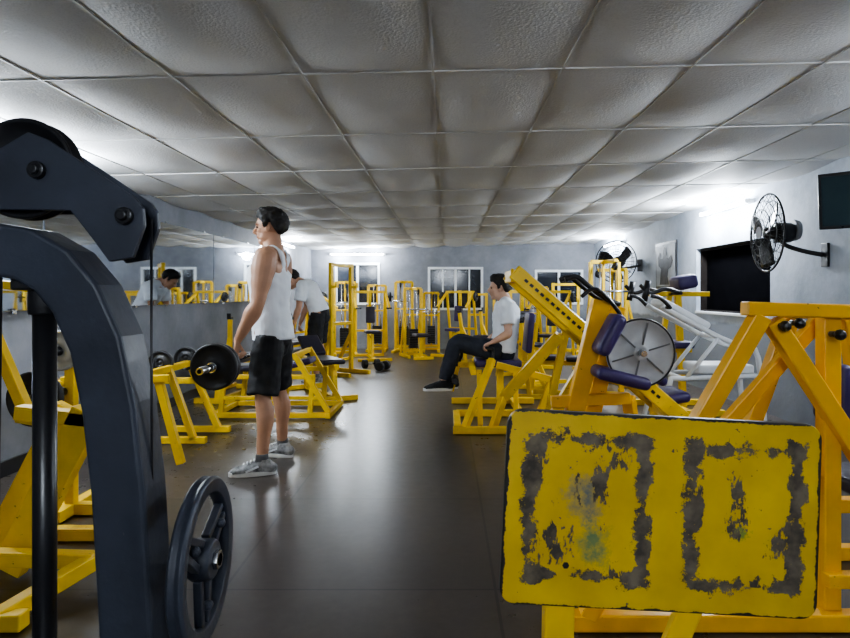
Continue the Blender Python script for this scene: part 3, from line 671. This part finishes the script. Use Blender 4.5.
def person(base_,label,J,skin,top,bottom,topm,botm,vox=.006,hairlen=1,shoe=SHOE,sole=SOLE,curl=(70,75,50),build=1.0,arm=1.0):
    T=thing('person',label,'person',base_)
    s=V(J['side']).normalized(); f=V(J['face']).normalized(); u=V(J['up']).normalized()
    hs=u.cross(f).normalized(); u=f.cross(hs).normalized()
    pel,wst,che,nek,hd=[V(J[k]) for k in('pelvis','waist','chest','neck','head')]
    cd=(nek-che).normalized()
    tors=[pel-(wst-pel).normalized()*.09,pel,pel.lerp(wst,.55),wst,wst.lerp(che,.55),che,che+cd*.10,nek,nek+(hd-nek)*.45,hd-u*.05]
    tr=[(.12,.085),(.168,.12),(.158,.112),(.142,.10),(.16,.115),(.178,.128),(.155,.098),(.070,.068),(.058,.063),(.054,.060)]
    tr=[(a*build,c*build) for a,c in tr]
    b=B(T); tubeb(b,tors,tr,ref=s,n=24,sub=4)
    for k,sg in(('L',1),('R',-1)):
        sh=V(J['sh'+k]); el=V(J['el'+k]); wr=V(J['wr'+k]); hp=V(J['hip'+k]); kn=V(J['kn'+k]); an=V(J['an'+k]); toe=V(J['toe'+k])
        tubeb(b,[nek.lerp(sh,.15)-cd*.01,nek.lerp(sh,.6)-cd*.005,sh],[.05,.055*arm,.064*arm],n=14)
        tubeb(b,[sh,sh.lerp(el,.22),sh.lerp(el,.5),sh.lerp(el,.8),el,el.lerp(wr,.25),el.lerp(wr,.6),wr],[r_*(1+(arm-1)*m_) for r_,m_ in((.062,1),(.062,1.2),(.052,1.2),(.041,1),(.038,.6),(.044,1),(.035,.6),(.025,0))],n=14)
        bk=-f*.02; bk.z=0
        tubeb(b,[hp,hp.lerp(kn,.3),hp.lerp(kn,.7),kn,kn.lerp(an,.3)+bk,kn.lerp(an,.65)+bk*.4,an],[.088,.085,.066,.053,.060,.044,.036],n=16)
        d=(toe-an).normalized()
        tubeb(b,[an-V((0,0,.01)),an+d*.05-V((0,0,.03)),an+d*.09-V((0,0,.035))],[.034,.030,.022],n=12)
        hand(b,wr,J['hd'+k],J['hn'+k],J['ht'+k],curl)
    def el_(c,a,bb,cc): b.ball(hd+f*c[0]+hs*c[1]+u*c[2],(f*a,hs*bb,u*cc),3)
    el_((-.012,0,.028),.098,.077,.09); el_((.024,0,-.03),.066,.062,.085); el_((.060,0,-.092),.032,.034,.024)
    for sg in(-1,1):
        el_((.0,.077*sg,-.008),.02,.01,.032); el_((.020,.045*sg,-.062),.048,.018,.035); el_((.06,.035*sg,-.015),.022,.022,.018)
        el_((.076,.028*sg,.030),.014,.024,.009)
    tubeb(b,[hd+f*.082+u*.028,hd+f*.096+u*.005,hd+f*.110-u*.018,hd+f*.092-u*.03],[.009,.0095,.013,.012],ref=hs,n=10)
    el_((.086,0,-.052),.012,.024,.007); el_((.084,0,-.064),.012,.021,.007)
    remesh(b,'body',vox,2,skin,T)
    for sg in(-1,1): B(T).ball(hd+f*.080+hs*.031*sg+u*.010,.008,2).done('eye',EYEM,bev=0,smooth=True)
    B(T).ball(hd+f*.089-u*.058,(f*.0105,hs*.021,u*.0035),2).done('mouth',LIP,bev=0,smooth=True)
    b=B(T); hc=hd+u*.028-f*.012
    b.ball(hc,(f,hs,u),5)
    for v in b.bm.verts:
        n_=v.co+b.off-hc; a,bb,c=n_.dot(f),n_.dot(hs),n_.dot(u)
        rad=1/math.sqrt((a/.098)**2+(bb/.077)**2+(c/.09)**2)
        p=n_*rad; a,c=p.dot(f),p.dot(u)
        line=.040 if a>.075 else (-.01+(a-.035)/.04*.050 if a>.035 else (-.04 if a>.005 else (-.005 if a>-.012 else -.085)))
        if -.04<a<=-.012: line=-.015-(-.012-a)/.028*.07
        m=sstep(c,line-.008,line+.010)
        th=.009+.016*hairlen*sstep(c,line+.0,line+.05)+.012*hairlen*sstep(a,-.02,.06)*sstep(c,.045,.075)
        th+=noise.noise(p*55)*.007+noise.noise(p*120)*.004
        v.co=(hc+n_*(rad+(-.022+(th+.022)*m)))-b.off
    b.done('hair',HAIR,bev=0,smooth=True)
    b=B(T)
    if top=='tank':
        pts=[pel-(wst-pel).normalized()*.05,pel,pel.lerp(wst,.55),wst,wst.lerp(che,.55),che,che+cd*.07]
        rr=[(.186,.142),(.184,.138),(.176,.134),(.170,.13),(.182,.142),(.190,.150),(.14,.116)]
        tubeb(b,pts,rr,ref=s,n=28,sub=4,ends=False)
        for k in 'LR':
            sh=V(J['sh'+k]); m=nek.lerp(sh,.50); up=cd
            tubeb(b,[che.lerp(m,.2)+f*.105,m+f*.07,m+up*.064,m-f*.075,che.lerp(m,.2)-f*.10],[(.035,.014)]*5,ref=s,n=12,sub=5,ends=False)
    else:
        pts=[pel-(wst-pel).normalized()*.02,pel,pel.lerp(wst,.55),wst,wst.lerp(che,.55),che,che+cd*.085,nek]
        rr=[(.182,.136),(.184,.138),(.176,.132),(.166,.126),(.178,.136),(.19,.142),(.168,.114),(.078,.076)]
        tubeb(b,pts,rr,ref=s,n=28,sub=4,ends=False)
        for k in 'LR':
            sh=V(J['sh'+k]); el=V(J['el'+k])
            tubeb(b,[nek.lerp(sh,.2)-cd*.01,nek.lerp(sh,.65),sh,sh.lerp(el,.3),sh.lerp(el,.68)],[.06,.066,.076,.076,.072],n=16,ends=False)
    remesh(b,'tank_top' if top=='tank' else 't_shirt',max(vox,.007),3,topm,T,fold=.014)
    b=B(T)
    tubeb(b,[pel-(wst-pel).normalized()*.09,pel,pel.lerp(wst,.5)],[(.15,.115),(.178,.13),(.160,.118)],ref=s,n=24)
    for k in 'LR':
        hp=V(J['hip'+k]); kn=V(J['kn'+k]); an=V(J['an'+k])
        if bottom=='shorts': tubeb(b,[hp,hp.lerp(kn,.3),hp.lerp(kn,.65),hp.lerp(kn,.95)],[.10,.107,.102,.098],n=20,ends=False)
        else: tubeb(b,[hp,hp.lerp(kn,.3),hp.lerp(kn,.7),kn,kn.lerp(an,.3),kn.lerp(an,.65),an.lerp(kn,.04)],[.105,.104,.09,.078,.078,.068,.060],n=18,ends=False)
    remesh(b,bottom,max(vox,.007),3,botm,T,fold=.012)
    for k in 'LR':
        an=V(J['an'+k]); toe=V(J['toe'+k]); d=(toe-an).normalized(); up=d.cross(s); up=up if up.z>0 else -up
        if abs(toe.z-an.z)<.055: d.z=0; d.normalize(); up=V((0,0,1))
        side=d.cross(up).normalized(); g=an-up*.048
        b=B(T)
        tubeb(b,[g-d*.065,g-d*.03+up*.005,g+d*.04+up*.006,g+d*.12-up*.008,g+d*.185-up*.018],[(.036,.038),(.040,.046),(.043,.048),(.047,.034),(.034,.022)],ref=side,n=16)
        tubeb(b,[an-up*.06-d*.01,an-up*.03-d*.008,an+up*.012-d*.010],[.042,.046,.045],n=16,ends=False)
        sh_=remesh(b,'shoe',max(vox,.007),2,shoe,T)
        b=B(T); ol=[]
        for kk in range(24):
            a=2*PI*kk/24; x=math.cos(a)*.150+.062; y=math.sin(a)*(.045+.006*math.cos(a)); ol.append(g+d*x+side*y-up*.047)
        b.poly(ol,up*.030); b.done('sole',sole,parent=sh_,bev=.005)
        if bottom=='shorts':
            B(T).cyl(an-up*.0,an+up*.045,.043,.040).done('sock',DGRY,bev=.003)
            for q_ in range(4): B(T).beam(g+d*(.05+.022*q_)+up*(.052-.008*q_)-side*.026,g+d*(.05+.022*q_)+up*(.052-.008*q_)+side*.026,.009,.009).done('lace',WHT,parent=sh_,bev=0)
            for sg in(-1,1): B(T).beam(g+d*.02+side*sg*.043+up*.02,g+d*.10+side*sg*.047-up*.012,.012,.006,ref=side).done('side_stripe',WHT,parent=sh_,bev=0)
    return T
J=dict(side=(0,-1,0),face=(-1,-.06,-.13),up=(-.13,0,1),pelvis=(-1.205,4.3,.93),waist=(-1.215,4.3,1.10),chest=(-1.230,4.3,1.33),neck=(-1.20,4.3,1.49),head=(-1.225,4.3,1.655),
 shL=(-1.20,4.10,1.43),shR=(-1.20,4.50,1.43),elL=(-1.225,4.02,1.13),elR=(-1.225,4.58,1.13),wrL=(BX-.003,4.05,.885),wrR=(BX-.003,4.55,.885),
 hipL=(-1.205,4.21,.90),hipR=(-1.205,4.39,.90),knL=(-1.225,4.13,.50),knR=(-1.215,4.48,.50),anL=(-1.215,4.08,.095),anR=(-1.20,4.53,.095),toeL=(-1.42,4.03,.05),toeR=(-1.40,4.58,.05),
 hdL=(-.08,0,-1),hdR=(-.08,0,-1),hnL=(1,0,0),hnR=(1,0,0),htL=(0,1,0),htR=(0,-1,0))
person((-1.215,4.3,0),'person in white tank top and black shorts holding barbell',J,SKIN,'tank','shorts',CLW,CLB,.0055,curl=(55,85,80),arm=1.26,build=1.05,hairlen=1.1)
J=dict(side=(0,-1,0),face=(-1,-.05,-.10),up=(-.10,0,1),pelvis=(.58,6.3,.63),waist=(.60,6.3,.78),chest=(.615,6.3,.99),neck=(.595,6.3,1.13),head=(.54,6.3,1.25),
 shL=(.605,6.12,1.07),shR=(.605,6.48,1.07),elL=(.61,6.04,.80),elR=(.61,6.56,.80),wrL=(.46,6.06,.72),wrR=(.46,6.54,.72),
 hipL=(.54,6.21,.62),hipR=(.54,6.39,.62),knL=(.10,6.18,.70),knR=(.12,6.42,.69),anL=(-.02,6.17,.32),anR=(.04,6.43,.30),toeL=(-.22,6.15,.29),toeR=(-.16,6.45,.27),
 hdL=(-1,0,-.4),hdR=(-1,0,-.4),hnL=(0,0,-1),hnR=(0,0,-1),htL=(0,1,0),htR=(0,-1,0))
person((.55,6.3,0),'seated person in white t-shirt and dark trousers on machine',J,SKIN2,'tee','trousers',CLW,CLN,.009,shoe=CLB,sole=SOLE,curl=(50,60,40),hairlen=1.2)
J=dict(side=(0,-1,0),face=(-.75,0,-.66),up=(-.66,0,.75),pelvis=(-1.58,7.6,.96),waist=(-1.63,7.6,1.09),chest=(-1.73,7.6,1.25),neck=(-1.83,7.6,1.34),head=(-1.95,7.6,1.38),
 shL=(-1.77,7.41,1.28),shR=(-1.77,7.79,1.28),elL=(-1.80,7.38,1.01),elR=(-1.80,7.82,1.01),wrL=(-1.88,7.40,.78),wrR=(-1.88,7.80,.78),
 hipL=(-1.58,7.5,.93),hipR=(-1.58,7.7,.93),knL=(-1.62,7.46,.50),knR=(-1.60,7.74,.50),anL=(-1.58,7.45,.095),anR=(-1.58,7.75,.095),toeL=(-1.78,7.43,.05),toeR=(-1.78,7.77,.05),
 hdL=(-.2,0,-1),hdR=(-.2,0,-1),hnL=(1,0,0),hnR=(1,0,0),htL=(0,1,0),htR=(0,-1,0))
for k_ in list(J):
    if k_ not in('side','face','up') and k_[:2] not in('hd','hn','ht'): a_=V(J[k_]); J[k_]=(a_.x-.12,a_.y+.68,a_.z)
person((-1.70,8.28,0),'person in white t-shirt and black shorts leaning forward',J,SKIN,'tee','shorts',CLW,CLB,.010)
# ------------------------------------------------------------ world + camera
w=bpy.data.worlds.new('w'); bpy.context.scene.world=w; w.use_nodes=True
w.node_tree.nodes['Background'].inputs[0].default_value=(.03,.04,.07,1); w.node_tree.nodes['Background'].inputs[1].default_value=.4
cd=bpy.data.cameras.new('cam'); cd.sensor_width=36; cd.lens=618/850*36; cd.shift_x=-21/850; cd.shift_y=-26/850; cd.clip_start=.05
cam=bpy.data.objects.new('camera',cd); C.objects.link(cam); cam.location=(0,0,1.2); cam.rotation_euler=(PI/2,0,0)
bpy.context.scene.camera=cam
try: bpy.context.scene.view_settings.look='AgX - Medium High Contrast'
except Exception as e: print(e)
